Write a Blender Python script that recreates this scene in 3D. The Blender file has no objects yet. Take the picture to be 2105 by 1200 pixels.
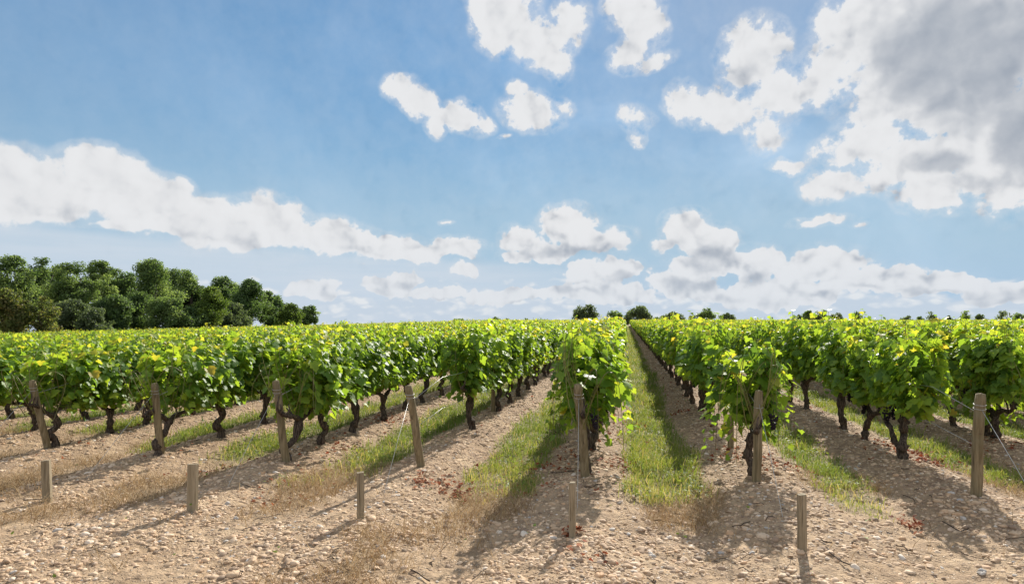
import bpy, math, random
import numpy as np

# ------------------------------------------------------------------ camera, world, sun
scene = bpy.context.scene
F_PX, CX, HY, EYE = 1400.0, 1052.5, 657.0, 1.5      # focal length / principal column / horizon row (photo pixels), eye height in metres
cam_d = bpy.data.cameras.new("camera"); cam = bpy.data.objects.new("camera", cam_d)
scene.collection.objects.link(cam); scene.camera = cam
cam_d.sensor_width = 36.0; cam_d.lens = 36.0 * F_PX / 2105.0
cam_d.shift_y = (HY - 600.0) / 2105.0
cam_d.clip_start = 0.05; cam_d.clip_end = 9000
cam.location = (0, 0, EYE); cam.rotation_euler = (math.radians(90), 0, 0)

SUN_AZ, SUN_EL = math.radians(20.5), math.radians(30)   # sun ahead of the camera, to the right
SUN_DIR = (math.sin(SUN_AZ)*math.cos(SUN_EL), math.cos(SUN_AZ)*math.cos(SUN_EL), math.sin(SUN_EL))
sun_d = bpy.data.lights.new("sun", 'SUN'); sun = bpy.data.objects.new("sun", sun_d)
scene.collection.objects.link(sun)
sun_d.energy = 4.5; sun_d.angle = math.radians(0.5); sun_d.color = (1.0, 0.94, 0.84)
sun.rotation_euler = (math.radians(90) - SUN_EL, 0, math.pi - SUN_AZ)
sun.location = (40, 90, 60)

scene.view_settings.view_transform = 'Standard'; scene.view_settings.look = 'None'
scene.view_settings.exposure = 0.92; scene.view_settings.gamma = 1.0
scene.cycles.max_bounces = 7; scene.cycles.diffuse_bounces = 3; scene.cycles.glossy_bounces = 2
scene.cycles.transmission_bounces = 4; scene.cycles.transparent_max_bounces = 4
scene.cycles.caustics_reflective = False; scene.cycles.caustics_refractive = False
scene.cycles.use_denoising = True
scene.cycles.sample_clamp_indirect = 6.0

world = bpy.data.worlds.new("World"); scene.world = world; world.use_nodes = True

class NT:
    """small helper to write node trees as expressions"""
    def __init__(s, tree): s.t = tree; s.n = tree.nodes; s.l = tree.links
    def _set(s, sock, v):
        if v is None: return
        if isinstance(v, bpy.types.NodeSocket): s.l.new(v, sock)
        else: sock.default_value = v
    def node(s, kind, **kw):
        n = s.n.new(kind)
        for k, v in kw.items(): setattr(n, k, v)
        return n
    def math(s, op, a, b=None, c=None, clamp=False):
        n = s.node('ShaderNodeMath', operation=op, use_clamp=clamp)
        s._set(n.inputs[0], a); s._set(n.inputs[1], b); s._set(n.inputs[2], c)
        return n.outputs[0]
    def vmath(s, op, a, b=None, scale=None):
        n = s.node('ShaderNodeVectorMath', operation=op)
        s._set(n.inputs[0], a); s._set(n.inputs[1], b)
        if scale is not None: s._set(n.inputs[3], scale)
        return n.outputs[0]
    def smooth(s, v, a, b, lo=0.0, hi=1.0):
        n = s.node('ShaderNodeMapRange', interpolation_type='SMOOTHSTEP')
        for i, x in enumerate((v, a, b, lo, hi)): s._set(n.inputs[i], x)
        return n.outputs[0]
    def lin(s, v, a, b, lo=0.0, hi=1.0):
        n = s.node('ShaderNodeMapRange', interpolation_type='LINEAR')
        for i, x in enumerate((v, a, b, lo, hi)): s._set(n.inputs[i], x)
        return n.outputs[0]
    def noise(s, vec, scale, detail=4.0, rough=0.5, dist=0.0, lac=2.0):
        n = s.node('ShaderNodeTexNoise')
        s._set(n.inputs['Vector'], vec); s._set(n.inputs['Scale'], scale); s._set(n.inputs['Detail'], detail)
        s._set(n.inputs['Roughness'], rough); s._set(n.inputs['Distortion'], dist); s._set(n.inputs['Lacunarity'], lac)
        return n
    def mix(s, f, a, b, blend='MIX'):
        n = s.node('ShaderNodeMix', data_type='RGBA', blend_type=blend)
        s._set(n.inputs[0], f)
        for sock, v in ((n.inputs[6], a), (n.inputs[7], b)):
            s._set(sock, (*v, 1.0) if isinstance(v, tuple) and len(v) == 3 else v)
        return n.outputs[2]
    def xyz(s, x, y, z):
        n = s.node('ShaderNodeCombineXYZ')
        s._set(n.inputs[0], x); s._set(n.inputs[1], y); s._set(n.inputs[2], z)
        return n.outputs[0]

def build_world():
    t = NT(world.node_tree); t.n.clear()
    out = t.node('ShaderNodeOutputWorld'); bg = t.node('ShaderNodeBackground')
    t.l.new(bg.outputs[0], out.inputs[0])
    sky = t.node('ShaderNodeTexSky', sky_type='NISHITA')
    sky.sun_disc = False; sky.sun_elevation = SUN_EL; sky.sun_rotation = SUN_AZ
    sky.altitude = 50; sky.air_density = 1.0; sky.dust_density = 0.1; sky.ozone_density = 2.2
    STR = 0.06
    tc = t.node('ShaderNodeTexCoord')
    d = t.vmath('NORMALIZE', tc.outputs['Generated'])
    sp = t.node('ShaderNodeSeparateXYZ'); t.l.new(d, sp.inputs[0])
    x, y, z = sp.outputs
    az = t.math('ARCTAN2', x, y); el = t.math('ARCSINE', z)
    # ragged outlines: two octaves of warp on azimuth / elevation
    w1 = t.noise(d, 7.0, 3.0, 0.55).outputs['Color']
    w2 = t.noise(d, 26.0, 3.5, 0.6).outputs['Color']
    wv = t.vmath('ADD', t.vmath('SCALE', t.vmath('SUBTRACT', w1, (.5, .5, .5)), scale=0.05),
                 t.vmath('SCALE', t.vmath('SUBTRACT', w2, (.5, .5, .5)), scale=0.024))
    P = t.vmath('MULTIPLY', t.vmath('ADD', t.xyz(az, el, 0.0), wv), (1, 1, 0))
    def ae(px, py):
        a = math.atan2(px - CX, F_PX)
        return a, math.atan2((HY - py) * math.cos(a), F_PX)
    def blobs(lst):
        acc = None
        for b in lst:
            px, py, a, h = b[:4]; rot = b[4] if len(b) > 4 else 0.0; wgt = b[5] if len(b) > 5 else 1.0
            c = ae(px, py)
            m = t.node('ShaderNodeMapping', vector_type='TEXTURE')
            t.l.new(P, m.inputs[0])
            m.inputs[1].default_value = (c[0], c[1], 0)
            m.inputs[2].default_value = (0, 0, math.radians(rot))
            m.inputs[3].default_value = (a / F_PX * 1.22 * math.cos(c[0]), h / F_PX * 1.22, 1)
            g = t.node('ShaderNodeTexGradient', gradient_type='SPHERICAL'); t.l.new(m.outputs[0], g.inputs[0])
            v = g.outputs['Fac']
            if wgt != 1.0: v = t.math('MULTIPLY', v, wgt)
            acc = v if acc is None else t.math('SMOOTH_MAX', acc, v, 0.12)
        return acc
    D = blobs(CLOUDS)
    G = blobs(GREYS)
    return t, bg, sky, STR, d, x, y, z, az, el, P, D, G

# clouds: (photo column, photo row, half width, half height, tilt, weight) turned into directions of the sky
CLOUDS = [
 (1960,110,270,170,-25,1.25),(1790,60,130,75,15,1.0),(2090,290,130,130,0,1.2),(1850,190,120,80,-20,1.05),(1690,60,32,50,10,.9),
 (1690,170,70,60,-10,.85),(1545,110,80,75,0,1.0),(1525,70,60,35,0,.9),(1590,205,80,60,0,.95),(1480,225,100,48,0,.95),(1405,215,40,50,0,.75),
 (1575,275,45,38,0,.8),(1790,285,125,50,12,.95),(1900,330,130,60,10,1.0),(1910,400,80,48,0,.95),(2040,370,110,45,5,.95),
 (1715,372,72,42,0,.88),(1622,336,42,16,-10,.75),(1310,245,45,32,0,.72),(1320,285,22,22,0,.6),
 (1040,35,75,65,0,1.05),(1100,75,80,50,-45,.9),(1165,50,45,60,0,.8),(1140,125,40,52,15,.75),(1030,-20,90,50,0,1.0),
 (1295,10,75,50,0,1.0),(1320,60,52,60,15,1.0),(1290,120,45,32,0,.85),(1345,130,40,18,20,.7),
 (845,208,68,34,-25,1.0),(895,262,34,32,-50,.75),(952,248,62,36,-20,1.0),(1090,232,75,44,-8,1.0),(1050,178,24,24,0,.78),(1150,222,40,17,-25,.7),(1028,286,16,9,20,.55),
 (20,375,110,64,-5,1.1),(200,358,95,54,0,1.1),(110,398,140,42,0,1.05),(300,410,120,62,-18,1.1),(360,385,45,30,-10,.8),(440,455,160,55,-8,1.1),(560,455,110,52,-15,1.1),(600,428,40,22,-15,.8),
 (700,488,130,42,-12,1.05),(830,508,110,30,-6,1.0),(930,508,75,24,0,.9),(912,454,20,9,0,.6),(400,480,260,14,-4,.72),
 (1165,458,62,44,0,1.1),(1075,492,62,36,0,1.0),(1230,492,85,30,0,1.0),(1065,525,58,14,0,.85),(1125,512,100,26,0,.95),
 (1408,470,52,40,0,1.1),(1468,505,68,44,0,1.15),(1375,510,34,18,0,.8),(1450,545,80,30,0,1.0),
 (1690,455,62,13,4,.78),(1770,462,30,11,0,.66),
 (1275,555,62,32,0,1.0),(1200,560,70,36,0,.9),(1560,540,90,36,0,1.0),(1690,548,90,42,0,1.05),(1800,575,120,30,0,1.0),(1410,580,110,40,0,.95),
 (1930,590,110,26,0,.95),(2060,605,110,24,0,.95),(840,574,46,30,0,.95),(962,553,28,22,0,.85),(780,592,50,26,0,.8),(900,600,90,24,0,.8),(1050,605,110,28,0,.85),(640,598,80,26,0,.75),(1230,600,150,36,0,.9),(1600,600,220,36,0,.95),
]
GREYS = [
 (2005,115,240,148,-22,1.0),(1870,110,115,62,-12,.95),(2105,265,85,105,0,.95),(1930,345,70,32,0,.8),(1980,385,90,22,-5,.7),(1530,145,45,45,0,.45),
 (440,490,150,18,-8,.45),(120,425,130,22,0,.4),(760,515,120,12,-8,.35),(330,440,90,25,-15,.35),
 (1180,512,110,20,0,.7),(1085,500,45,16,0,.4),(1465,535,62,30,0,.95),(1400,500,35,22,0,.5),(1275,568,52,16,0,.85),(1430,580,80,22,0,.75),(1690,560,50,18,0,.5),
 (1560,572,80,13,0,.6),(1800,592,95,11,0,.6),(1935,603,90,9,0,.55),(1690,582,90,12,0,.5),(1200,580,60,10,0,.5),(2060,618,80,9,0,.5),(900,615,90,9,0,.5),(1050,622,90,10,0,.5),
 (840,586,36,14,0,.7),(780,602,40,14,0,.7),(1200,600,120,18,0,.55),(1540,612,120,16,0,.5),(1850,600,90,14,0,.5),
]
def finish_world():
    t, bg, sky, STR, d, x, y, z, az, el, P, D, G = build_world()
    A = t.xyz(az, el, 0.0)
    sv = t.vmath('SCALE', t.vmath('NORMALIZE', t.vmath('SUBTRACT', (SUN_AZ, SUN_EL, 0), A)), scale=0.013)
    A2 = t.vmath('ADD', A, sv)
    bw_ = t.lin(el, .07, .18, .55, .22); nw_ = t.lin(el, .07, .18, .75, 1.22)
    def field(v):
        v = t.vmath('ADD', v, t.vmath('SCALE', t.vmath('SUBTRACT', t.noise(v, 22.0, 2.0, .5).outputs['Color'], (.5, .5, .5)), scale=0.012))
        vo = t.node('ShaderNodeTexVoronoi', voronoi_dimensions='2D', feature='SMOOTH_F1')
        t.l.new(v, vo.inputs['Vector']); vo.inputs['Scale'].default_value = 30.0
        vo.inputs['Detail'].default_value = 2.5; vo.inputs['Roughness'].default_value = 0.55; vo.inputs['Smoothness'].default_value = 0.35
        b = t.math('SUBTRACT', 1.0, vo.outputs['Distance'])
        n = t.noise(v, 24.0, 6.5, 0.66).outputs[0]
        return t.math('ADD', t.math('MULTIPLY', b, bw_), t.math('MULTIPLY', n, nw_)), n
    H1, n1 = field(A)
    def billow(v):
        v = t.vmath('ADD', v, t.vmath('SCALE', t.vmath('SUBTRACT', t.noise(v, 16.0, 3.0, .6).outputs['Color'], (.5, .5, .5)), scale=0.035))
        vo = t.node('ShaderNodeTexVoronoi', voronoi_dimensions='2D', feature='SMOOTH_F1')
        t.l.new(v, vo.inputs['Vector']); vo.inputs['Scale'].default_value = 19.0
        vo.inputs['Detail'].default_value = 2.6; vo.inputs['Roughness'].default_value = 0.5; vo.inputs['Smoothness'].default_value = 0.45
        return t.math('SUBTRACT', 1.0, vo.outputs['Distance'])
    B1 = billow(A); B2 = billow(A2)
    # heaped outlines low in the sky, torn and wispy ones high up
    F = t.math('ADD', t.math('MULTIPLY', D, 1.5), t.math('MULTIPLY', t.math('SUBTRACT', H1, 0.74), t.math('MULTIPLY', t.math('MULTIPLY', t.smooth(D, 0.0, 0.3, 0.0, 1.0), t.lin(el, .1, .2, 1.1, 1.75)), t.lin(az, -.5, -.05, .55, 1.0))))
    soft = t.lin(el, 0.05, 0.20, 0.14, 0.36)
    M = t.smooth(F, 0.16, t.math('ADD', 0.16, soft))
    wisp = t.math('MULTIPLY', t.math('MULTIPLY', t.smooth(F, -.3, .55), t.smooth(D, .0, .2)), t.lin(el, .05, .15, .15, .55))
    M = t.math('MAXIMUM', M, wisp)
    relief = t.math('MULTIPLY', t.math('MULTIPLY', t.math('SUBTRACT', B1, B2), t.lin(az, -.45, 0.0, .65, 1.0)), t.math('MULTIPLY', t.lin(el, .06, .2, .95, .6), t.smooth(F, 1.6, .5, .35, 1.0)))
    thick = t.smooth(F, 0.6, 1.5)
    body = t.math('SUBTRACT', 0.93, t.math('MULTIPLY', thick, 0.09))
    grey = t.math('MULTIPLY', t.smooth(G, 0.08, 0.62), t.lin(el, .08, .2, .66, .70))
    grey = t.math('MULTIPLY', grey, t.lin(n1, .3, .65, 1.06, .86))
    lum = t.math('ADD', t.math('MULTIPLY', body, t.math('SUBTRACT', 1.0, t.math('MULTIPLY', grey, 0.62))), t.math('MULTIPLY', relief, t.math('SUBTRACT', 1.0, t.math('MULTIPLY', grey, .93))))
    lum = t.math('MAXIMUM', t.math('MINIMUM', lum, 1.02), 0.22)
    ccol = t.mix(t.smooth(lum, 0.25, 0.9), (0.34, 0.41, 0.52), (0.93, 0.94, 0.96))
    ccol = t.mix(0.2, ccol, t.xyz(t.math('MULTIPLY', lum, .97), t.math('MULTIPLY', lum, .985), lum))
    # the low layer of small far clouds and the thin veil on the left
    q = t.vmath('MULTIPLY', A, (22.0, 44.0, 0))
    def low(v):
        v = t.vmath('ADD', v, t.vmath('SCALE', t.vmath('SUBTRACT', t.noise(v, 1.3, 2.0, .5).outputs['Color'], (.5, .5, .5)), scale=0.5))
        vo = t.node('ShaderNodeTexVoronoi', voronoi_dimensions='2D', feature='SMOOTH_F1')
        t.l.new(v, vo.inputs['Vector']); vo.inputs['Scale'].default_value = 1.0
        vo.inputs['Detail'].default_value = 2.0; vo.inputs['Roughness'].default_value = 0.5; vo.inputs['Smoothness'].default_value = 0.3
        n = t.noise(v, 0.9, 4.5, 0.58).outputs[0]
        return t.math('ADD', t.math('MULTIPLY', t.math('SUBTRACT', 1.0, vo.outputs['Distance']), 0.60), t.math('MULTIPLY', n, 0.5))
    L1 = low(q); L2 = low(t.vmath('ADD', q, (0.05, 0.22, 0)))
    edge = t.math('ADD', el, t.math('MULTIPLY', t.math('SUBTRACT', L1, 0.62), -0.06))
    band = t.math('MULTIPLY', t.smooth(edge, 0.064, 0.038), 0.9)
    bt = t.math('ADD', t.smooth(L1, .40, .76), t.math('MULTIPLY', t.math('SUBTRACT', L1, L2), 1.2))
    bt = t.math('MULTIPLY', t.math('MAXIMUM', t.math('MINIMUM', bt, 1.0), 0.0), t.smooth(el, -.004, .022, .55, 1.0))
    bcol = t.mix(bt, (.66, .76, .88), (.92, .95, .98))
    veil = t.math('SUBTRACT', t.math('ADD', 0.088, t.math('MULTIPLY', az, -0.052)), el)
    veil = t.math('MULTIPLY', t.smooth(veil, -0.004, 0.02), t.smooth(az, 0.35, -0.1, 0.0, 0.7))
    veil = t.math('MULTIPLY', veil, t.lin(t.noise(t.vmath('MULTIPLY', A, (6, 60, 0)), 1.0, 4.0, .5).outputs[0], .3, .7, .75, 1.1))
    # blue of the sky, paler and hazier to the horizon
    hs = t.node('ShaderNodeHueSaturation'); t.l.new(sky.outputs[0], hs.inputs['Color'])
    hs.inputs['Hue'].default_value = SKY_HUE; hs.inputs['Saturation'].default_value = SKY_SAT
    skyc = t.vmath('SCALE', hs.outputs[0], scale=STR)
    bw = t.node('ShaderNodeRGBToBW'); t.l.new(skyc, bw.inputs[0])
    skyc = t.vmath('SCALE', skyc, scale=t.math('DIVIDE', 0.80, t.math('ADD', 0.55, t.math('MULTIPLY', bw.outputs[0], 2.0))))
    thin = t.math('MULTIPLY', t.smooth(t.noise(A, 3.2, 5.0, .55, .6).outputs[0], .42, .75), t.lin(az, -.5, .5, .05, .26))
    skyc = t.mix(thin, skyc, (.60, .70, .82))
    k = CLOUD_GAIN
    def s3(c): return t.vmath('SCALE', c, scale=k)
    skyc = t.mix(t.smooth(el, .28, .0, .0, .95), skyc, (.46*k, .67*k, .90*k))
    c = t.mix(veil, skyc, (.76*k, .83*k, .92*k))
    c = t.mix(band, c, s3(bcol))
    hazed = t.mix(t.smooth(el, .15, .0, 0.0, .42), ccol, (.74, .82, .92))
    c = t.mix(M, c, s3(hazed))
    # unseen bright clouds, added behind and above the camera to lift the shadows
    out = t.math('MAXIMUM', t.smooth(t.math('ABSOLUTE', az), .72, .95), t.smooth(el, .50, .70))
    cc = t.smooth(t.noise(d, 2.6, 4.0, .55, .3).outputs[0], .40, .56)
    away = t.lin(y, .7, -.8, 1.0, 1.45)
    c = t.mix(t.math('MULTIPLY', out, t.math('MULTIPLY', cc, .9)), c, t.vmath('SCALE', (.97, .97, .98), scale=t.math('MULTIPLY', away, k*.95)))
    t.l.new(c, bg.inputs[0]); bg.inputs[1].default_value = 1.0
CLOUD_GAIN = 0.455        # cloud radiance before the exposure
SKY_HUE, SKY_SAT = 0.491, 1.24
finish_world()
world.cycles.sampling_method = 'MANUAL'; world.cycles.sample_map_resolution = 512

# ------------------------------------------------------------------ helpers
rng = np.random.default_rng(11)
COL = scene.collection

def mesh_of(name, V, polys, mats, smooth=False, attrs=None, mat_idx=None, shapes=None):
    """polys: (n,k) array or list of such arrays"""
    if not isinstance(polys, list): polys = [polys]
    polys = [np.asarray(p, dtype=np.int32) for p in polys if len(p)]
    me = bpy.data.meshes.new(name)
    V = np.asarray(V, dtype=np.float32)
    tot = sum(p.size for p in polys); nf = sum(len(p) for p in polys)
    me.vertices.add(len(V)); me.vertices.foreach_set("co", V.ravel())
    me.loops.add(tot); me.polygons.add(nf)
    me.loops.foreach_set("vertex_index", np.concatenate([p.ravel() for p in polys]))
    sz = np.concatenate([np.full(len(p), p.shape[1], dtype=np.int32) for p in polys])
    st = np.zeros(nf, dtype=np.int32); st[1:] = np.cumsum(sz)[:-1]
    me.polygons.foreach_set("loop_start", st)
    if mat_idx is not None: me.polygons.foreach_set("material_index", np.asarray(mat_idx, dtype=np.int32))
    me.polygons.foreach_set("use_smooth", np.full(nf, bool(smooth)))
    for k, v in (attrs or {}).items():
        v = np.asarray(v, dtype=np.float32)
        if v.ndim == 1:
            a = me.attributes.new(k, 'FLOAT', 'POINT'); a.data.foreach_set("value", v)
        else:
            a = me.attributes.new(k, 'FLOAT_VECTOR', 'POINT'); a.data.foreach_set("vector", v.ravel())
    for m in (mats if isinstance(mats, (list, tuple)) else [mats]): me.materials.append(m)
    me.update(calc_edges=True)
    return me

def link(name, me, parent=None, loc=None):
    o = bpy.data.objects.new(name, me); COL.objects.link(o)
    if parent is not None: o.parent = parent
    if loc is not None: o.location = loc
    return o

def tag(o, label=None, cat=None, group=None, kind=None):
    if label: o["label"] = label
    if cat: o["category"] = cat
    if group: o["group"] = group
    if kind: o["kind"] = kind
    return o

def vnoise(x, y, seed=0):
    """smooth 2D value noise in 0..1 (numpy)"""
    x = np.asarray(x, dtype=np.float64); y = np.asarray(y, dtype=np.float64)
    xi = np.floor(x).astype(np.int64); yi = np.floor(y).astype(np.int64)
    fx = x - xi; fy = y - yi
    fx = fx*fx*(3-2*fx); fy = fy*fy*(3-2*fy)
    def h(a, b):
        n = (a*374761393 + b*668265263 + seed*974711) & 0xffffffff
        n = ((n ^ (n >> 13)) * 1274126177) & 0xffffffff
        return ((n ^ (n >> 16)) & 0xffff) / 65535.0
    return (h(xi, yi)*(1-fx)+h(xi+1, yi)*fx)*(1-fy) + (h(xi, yi+1)*(1-fx)+h(xi+1, yi+1)*fx)*fy
def fbm(x, y, oct=4, seed=0, gain=0.5):
    a, s, t = 1.0, 0.0, 0.0
    for i in range(oct):
        s = s + a*vnoise(x*2**i+i*17.3, y*2**i-i*9.1, seed+i); t += a; a *= gain
    return s/t
def sstep(v, a, b):
    t = np.clip((np.asarray(v, float)-a)/(b-a), 0, 1); return t*t*(3-2*t)

# ------------------------------------------------------------------ the lie of the land and the vine rows
DX, DY = (1287.0-CX)/F_PX, 1.0
_n = math.hypot(DX, DY); RD = (DX/_n, DY/_n)          # direction of the rows
RN = (RD[1], -RD[0])                                   # across the rows, to the right
def row_coord(x, y): return x*RN[0]+y*RN[1], x*RD[0]+y*RD[1]   # (across, along)
SPACING = 1.515
ROW0_U = 0.0                                           # set below: across-coordinate of the row left of the aisle

def slope(x, y):
    x = np.asarray(x, float); y = np.asarray(y, float)
    left = -0.025*np.maximum(-x, 0)*sstep(-x, 0.0, 10.0)
    r = np.hypot(x, y)
    far = -0.020*np.maximum(r-185, 0)*sstep(r, 185, 230)
    return left + np.maximum(far, -9.0)
def _post_xy(px, py):
    """ground point seen at a photo pixel (on the smooth slope)"""
    dx, dz = (px-CX)/F_PX, -(py-HY)/F_PX
    lo, hi = 1.0, 400.0
    for _ in range(50):
        m = (lo+hi)/2
        if EYE+dz*m > float(slope(dx*m, m)): lo = m
        else: hi = m
    return dx*lo, lo
END_POSTS = [  # base column, base row, top column, top row
    (98,930,65,782),(331,943,317,788),(588,957,567,783),(866,970,840,793),(1204,990,1188,790),(1555,1003,1560,803),(2006,1032,2015,810)]
P_XY = [_post_xy(p[0], p[1]) for p in END_POSTS]
_u = np.array([row_coord(*p)[0] for p in P_XY]); _t = np.array([row_coord(*p)[1] for p in P_XY])
SPACING, ROW_A = np.polyfit(np.arange(7)-4, _u, 1)      # row index 0 = the row left of the aisle (fifth post)
T_B, T_A = np.polyfit(_u, _t, 1)                        # where rows begin, as a line
print("row spacing", SPACING, "u0", ROW_A, "ends", T_A, T_B, _u, _t)
def row_u(k): return _u[k+4] if -4 <= k <= 2 else ROW_A + SPACING*k
def row_t0(k): return _t[k+4] if -4 <= k <= 2 else T_A + T_B*row_u(k)
def uv_xy(u, t): return u*RN[0]+t*RD[0], u*RN[1]+t*RD[1]
def row_phase(x, y):
    u, t = row_coord(x, y)
    k = (u-ROW_A)/SPACING
    return k, t - (T_A + T_B*u)                        # fractional row number, metres beyond the row ends
def detail_h(x, y):
    k, dt = row_phase(x, y)
    fr = k - np.round(k)                               # 0 on a row
    ridge = 0.5+0.5*np.cos(2*np.pi*fr)
    amp = 0.115*sstep(dt, -4.0, 0.3)
    r = np.hypot(x, y)
    h = amp*(ridge**1.3-0.45)
    h = h + 0.05*(fbm(x*.7, y*.7, 3, 5)-.5)
    h = h + 0.030*(fbm(x*2.6, y*2.6, 3, 9)-.5)*sstep(r, 40, 15)
    h = h + 0.030*(fbm(x*9, y*9, 3, 21)-.5)*sstep(r, 22, 9)
    h = h + 0.012*(fbm(x*27, y*27, 2, 27)-.5)*sstep(r, 11, 6)
    return h*sstep(r, 260, 120)
def ground_z(x, y): return slope(x, y)+detail_h(x, y)
def gp(px, py):
    x, y = _post_xy(px, py)
    return x, y, float(ground_z(x, y))
def grass_cover(x, y):
    """0..1: where green grass grows"""
    k, dt = row_phase(x, y)
    fr = np.abs(k-np.floor(k)-np.where(np.floor(k) == 0, .455, .5))*2                   # 0 mid-aisle, 1 on the row
    wv = fbm(x*.8, y*.8, 3, 31); n2 = fbm(x*3.1, y*3.1, 3, 33)
    kk = np.floor(k).astype(int)
    start = np.choose(np.clip(kk+5, 0, 8), [1.8, .5, .0, -.2, -.3, -.55, .15, .3, .6])   # where each aisle's grass begins
    wid = np.where(kk == 0, .44, np.where(kk < 0, .40, .34))
    g = sstep(wid + .36*(wv-.5) + .30*(n2-.5) - fr + np.where(kk == 0, .0, 0.0), -.10, .12)
    return g*sstep(dt - start + 1.6*(wv-.5), -.25, .35)
def dry_cover(x, y):
    k, dt = row_phase(x, y)
    fr = np.abs(k-np.floor(k)-0.5)*2
    wv = fbm(x*1.1+7, y*1.1, 3, 41); n2 = fbm(x*3.4, y*3.4, 3, 43)
    g = sstep(.36+.5*(wv-.5)+.3*(n2-.5)-fr, -.05, .2)*sstep(dt, -2.6, -.8)*sstep(dt, 3.0, .8)
    head = sstep(n2*.5+wv*.6, .66, .80)*sstep(dt, -1.0, -2.2)*.7
    return np.clip(g*sstep(wv, .38, .55)*.9+head, 0, 1)

# ------------------------------------------------------------------ materials
def new_mat(name):
    m = bpy.data.materials.new(name); m.use_nodes = True
    t = NT(m.node_tree); t.n.clear()
    out = t.node('ShaderNodeOutputMaterial')
    return m, t, out
def principled(t, out, col, rough=0.8, spec=0.3, normal=None):
    b = t.node('ShaderNodeBsdfPrincipled')
    t._set(b.inputs['Base Color'], (*col, 1) if isinstance(col, tuple) else col)
    t._set(b.inputs['Roughness'], rough); t._set(b.inputs['Specular IOR Level'], spec)
    if normal is not None: t.l.new(normal, b.inputs['Normal'])
    t.l.new(b.outputs[0], out.inputs[0])
    return b
def bump(t, h, strength=0.5, dist=0.01):
    n = t.node('ShaderNodeBump'); t._set(n.inputs['Height'], h)
    n.inputs['Strength'].default_value = strength; n.inputs['Distance'].default_value = dist
    return n.outputs[0]
def attr(t, name, vec=False, kind='GEOMETRY'):
    n = t.node('ShaderNodeAttribute', attribute_name=name, attribute_type=kind)
    return n.outputs['Color'] if vec else n.outputs['Fac']
def ramp(t, f, stops):
    n = t.node('ShaderNodeValToRGB'); t._set(n.inputs[0], f); cr = n.color_ramp
    while len(cr.elements) < len(stops): cr.elements.new(0.5)
    for e, (p, c) in zip(cr.elements, stops): e.position = p; e.color = (*c, 1)
    return n.outputs[0]

def leaf_material(name, stops, trans_gain=(1.6, 1.55, .7), tw=0.42, rough=0.42, spec=0.4, sat=1.0):
    m, t, out = new_mat(name)
    c = ramp(t, attr(t, 'tone'), stops)
    b = principled(t, out, c, rough, spec)
    tr = t.node('ShaderNodeBsdfTranslucent')
    t.l.new(t.mix(1.0, c, trans_gain, 'MULTIPLY'), tr.inputs[0])
    mx = t.node('ShaderNodeMixShader'); mx.inputs[0].default_value = tw
    t.l.new(b.outputs[0], mx.inputs[1]); t.l.new(tr.outputs[0], mx.inputs[2]); t.l.new(mx.outputs[0], out.inputs[0])
    return m
M_LEAF = leaf_material('vine_leaf', [(0, (.055, .120, .034)), (.3, (.085, .175, .036)), (.6, (.135, .245, .038)), (.85, (.225, .33, .05)), (1, (.33, .30, .06))], (2.5, 2.05, .8), .52, .5, .26)
M_GRASS = leaf_material('grass_blade', [(0, (.07, .125, .026)), (.45, (.15, .22, .045)), (.75, (.26, .30, .08)), (1, (.46, .40, .19))], (1.6, 1.4, .8), .4, .6, .2)
M_STRAW = leaf_material('dry_grass_blade', [(0, (.20, .13, .07)), (.5, (.36, .25, .13)), (1, (.55, .42, .25))], (1.1, 1.0, .9), .25, .8, .1)
M_RED = leaf_material('fallen_leaf', [(0, (.13, .045, .025)), (.5, (.28, .09, .045)), (1, (.38, .18, .09))], (1.2, .8, .7), .25, .8, .1)

def mat_soil():
    m, t, out = new_mat('sandy_gravel_soil')
    pos = t.node('ShaderNodeNewGeometry').outputs['Position']
    n1 = t.noise(pos, 1.3, 5, .6).outputs[0]; n2 = t.noise(pos, 9.0, 5, .65).outputs[0]; n3 = t.noise(pos, 70.0, 4, .6).outputs[0]
    c = ramp(t, n1, [(.28, (.30, .203, .120)), (.5, (.41, .290, .180)), (.72, (.51, .38, .245))])
    c = t.mix(t.smooth(n2, .35, .7, 0, .72), c, (.19, .13, .085))
    c = t.mix(t.smooth(n3, .5, .75, 0, .5), c, (.50, .40, .30))
    # small grit pressed into the sand
    vo = t.node('ShaderNodeTexVoronoi'); t.l.new(pos, vo.inputs['Vector']); vo.inputs['Scale'].default_value = 42.0
    grit = t.smooth(vo.outputs['Distance'], .42, .22)
    sep = t.node('ShaderNodeSeparateColor'); t.l.new(vo.outputs['Color'], sep.inputs[0])
    gcol = ramp(t, sep.outputs[0], [(0, (.26, .17, .11)), (.5, (.48, .35, .24)), (1, (.66, .54, .41))])
    gm = t.math('MULTIPLY', grit, t.smooth(sep.outputs[1], .35, .5))
    gm = t.math('MULTIPLY', gm, t.smooth(t.noise(pos, 2.2, 3, .6).outputs[0], .3, .5, .35, 1.0))
    c = t.mix(gm, c, gcol)
    g = attr(t, 'green'); dr = attr(t, 'dry')
    c = t.mix(t.math('MULTIPLY', g, .8), c, t.mix(n2, (.15, .16, .06), (.24, .22, .10)))
    c = t.mix(t.math('MULTIPLY', dr, .55), c, (.29, .21, .12))
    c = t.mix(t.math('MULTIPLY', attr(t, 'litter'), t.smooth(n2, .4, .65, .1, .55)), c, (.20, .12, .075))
    h = t.math('ADD', t.math('MULTIPLY', n3, .3), t.math('MULTIPLY', gm, .55))
    h = t.math('ADD', h, t.math('MULTIPLY', n2, 1.1))
    principled(t, out, c, .93, .15, bump(t, h, 1.0, .03))
    return m
M_SOIL = mat_soil()
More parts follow.
